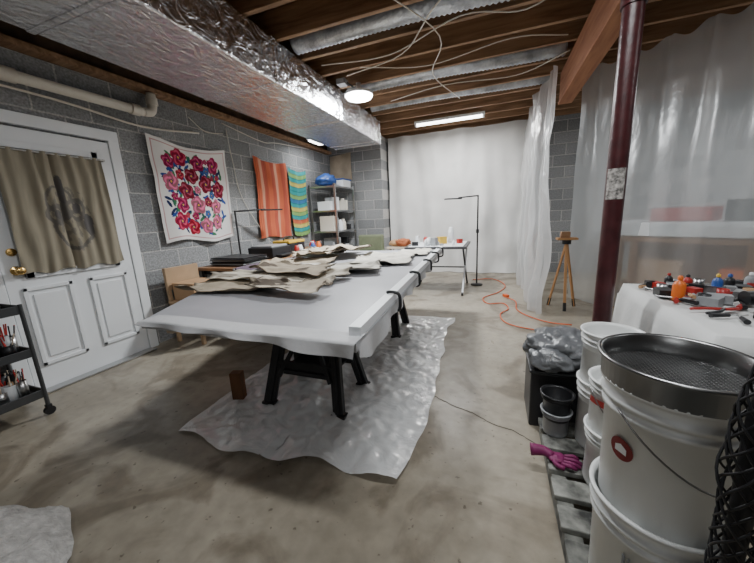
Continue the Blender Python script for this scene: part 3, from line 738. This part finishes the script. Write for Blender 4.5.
b.tube([G_(-.03,.01),G_(-.06,-.01,.004),G_(-.06,-.045)],.010,M_mag,8,4); b.done()
b=B('black_netting'); path=[Vector(q) for q in ((.70,.60,2.5),(.66,.60,1.9),(.56,.62,1.35),(.455,.675,1.02),(.435,.67,.90),(.43,.655,.74),(.425,.645,.58),(.43,.62,.36),(.44,.60,.12),(.44,.60,.015))]
ds_=[0]
for i in range(1,len(path)): ds_.append(ds_[-1]+(path[i]-path[i-1]).length)
LT=ds_[-1]
def pl(t):
    s=t*LT
    for i in range(len(path)-1):
        if s<=ds_[i+1]+1e-9: return path[i].lerp(path[i+1],(s-ds_[i])/(ds_[i+1]-ds_[i]))
    return path[-1]
def rad(t): return .012+.022*max(0,min(1,(t-.45)/.3))+.004*math.sin(t*30)
for s in(-1,1):
    for k in range(8):
        pts=[]
        for i in range(190):
            t=i/189; a=s*t*56+2*pi*k/8+.5*N(t*20,k,s); p=pl(t); r=rad(t)*(1+.35*N(t*25,k*3,s))
            pts.append(p+Vector((math.cos(a)*r,math.sin(a)*r*.8,math.sin(a)*r*.3+.004*N(t*40,k))))
        b.tube(pts,.0024,M_blk,5,1)
b.tube([pl(i/40) for i in range(41)],.012,M_blk,8,1,rf=lambda t:rad(t)*.5); b.done()
# ---------------------------------------------------------------- cart
b=B('utility_cart'); x0,x1,y0,y1=-3.30,-2.90,.46,1.04
for z in(.14,.44,.74):
    b.box(((x0+x1)/2,(y0+y1)/2,z),(x1-x0,y1-y0,.012),M_cart)
    for (c,d) in ((((x0+x1)/2,y0,z+.025),(x1-x0,.01,.055)),(((x0+x1)/2,y1,z+.025),(x1-x0,.01,.055)),((x0,(y0+y1)/2,z+.025),(.01,y1-y0,.055)),((x1,(y0+y1)/2,z+.025),(.01,y1-y0,.055))): b.box(c,d,M_cart)
for x in(x0,x1):
    for y in(y0,y1):
        b.cyl((x,y,.07),(x,y,.80),.012,M_cart,seg=12); b.cyl((x-.012,y,.03),(x+.012,y,.03),.03,M_blk); b.box((x,y,.06),(.03,.03,.03),M_blk)
b.done(.002)
b=B('cart_supplies'); rs=random.Random(8)
for z in(.147,.447,.747):
    for i in range(22):
        x=rs.uniform(-3.2,-2.95);y=rs.uniform(.52,1.0) if i%2 else rs.uniform(.8,1.0);h=rs.uniform(.08,.19);r=rs.uniform(.02,.042);m=rs.choice([M_white,M_grey,M_steel,M_card,M_blk,M_pvc,M_grey,M_white])
        b.lathe((x,y,z),[(.001,0),(r,0),(r*1.05,h),(r*.95,h),(r*.9,.01),(.001,.01)],m,16)
        if i%2==0:
            for k in range(3): b.cyl((x,y,z+.01),(x+rs.uniform(-.04,.04),y+rs.uniform(-.04,.04),z+h+.07),.004,rs.choice([Mw,M_blk,M_red]),seg=6)
b.done()
b=B('fleece_blanket')
def wf(u,v):
    t=u*2*pi; q=v
    R=.42*(1+.15*N(math.cos(t)*2,math.sin(t)*2,7)); x=-1.82+R*q*math.cos(t); y=.19+R*q*math.sin(t)
    z=.17*(1-q**2.2)*(1+.5*N(x*6,y*6))+.015*N(x*40,y*40)+.02
    return (x,y,max(.004,z))
b.grid(wf,90,50,simple('fleece',(.55,.53,.51),.95,nscale=40,namt=.2,bump=1,bscale=120)); b.done()
# ---------------------------------------------------------------- lights
def area(name,loc,sx,sy,P,col=(1,1,1),rot=(0,0,0),shape='RECTANGLE'):
    l=bpy.data.lights.new(name,'AREA'); l.shape=shape; l.size=sx
    if shape=='RECTANGLE': l.size_y=sy
    l.energy=P; l.color=col; o=bpy.data.objects.new(name,l); o.location=loc; o.rotation_euler=rot
    bpy.context.scene.collection.objects.link(o); return o
CO=(.95,.985,1)
area('round_light_lamp',(-1.60,3.92,2.665),.32,.32,135,CO,shape='DISK')
area('tube_light_lamp',(-.78,5.92,2.77),1.1,.05,50,(1,.99,.97))
area('utility_light_lamp',(-2.97,5.2,2.56),.12,.36,10,CO)
area('near_tube_lamp',(.1,.9,2.78),1.1,.12,46,CO)
area('near_tube_lamp',(-.2,-1.6,2.78),1.1,.12,12,CO)
area('far_right_lamp',(3.7,5.2,2.78),.9,.12,60,CO)
area('far_right_lamp',(2.9,1.2,2.78),1.1,.12,14,CO)
for (x,y,w_) in((.1,.9,1.2),(-.2,-1.6,1.2),(3.7,5.2,1.0),(2.9,1.2,1.2)):
    b=B('led_tube_light'); b.box((x,y,2.84),(w_,.10,.035),M_white); b.cyl((x-w_/2+.04,y,2.81),(x+w_/2-.04,y,2.81),.018,M_led2); b.done()
w=bpy.data.worlds.new('w'); bpy.context.scene.world=w; w.use_nodes=True
w.node_tree.nodes['Background'].inputs[0].default_value=(.6,.65,.7,1); w.node_tree.nodes['Background'].inputs[1].default_value=.3
# ---------------------------------------------------------------- camera
r=math.radians(2.8);p=math.radians(11.7);yw=math.radians(20.7)
fw=Vector((-math.sin(yw)*math.cos(p),math.cos(yw)*math.cos(p),-math.sin(p)))
r0=Vector((math.cos(yw),math.sin(yw),0)); u0=r0.cross(fw)
rr=r0*math.cos(r)-u0*math.sin(r); uu=r0*math.sin(r)+u0*math.cos(r)
cam=bpy.data.cameras.new('camera'); co=bpy.data.objects.new('camera',cam); bpy.context.scene.collection.objects.link(co)
M=Matrix((rr,uu,-fw)).transposed().to_4x4(); M.translation=Vector((0,0,1.25)); co.matrix_world=M
cam.sensor_width=36; cam.lens=36*313/754; cam.clip_start=.02
bpy.context.scene.camera=co
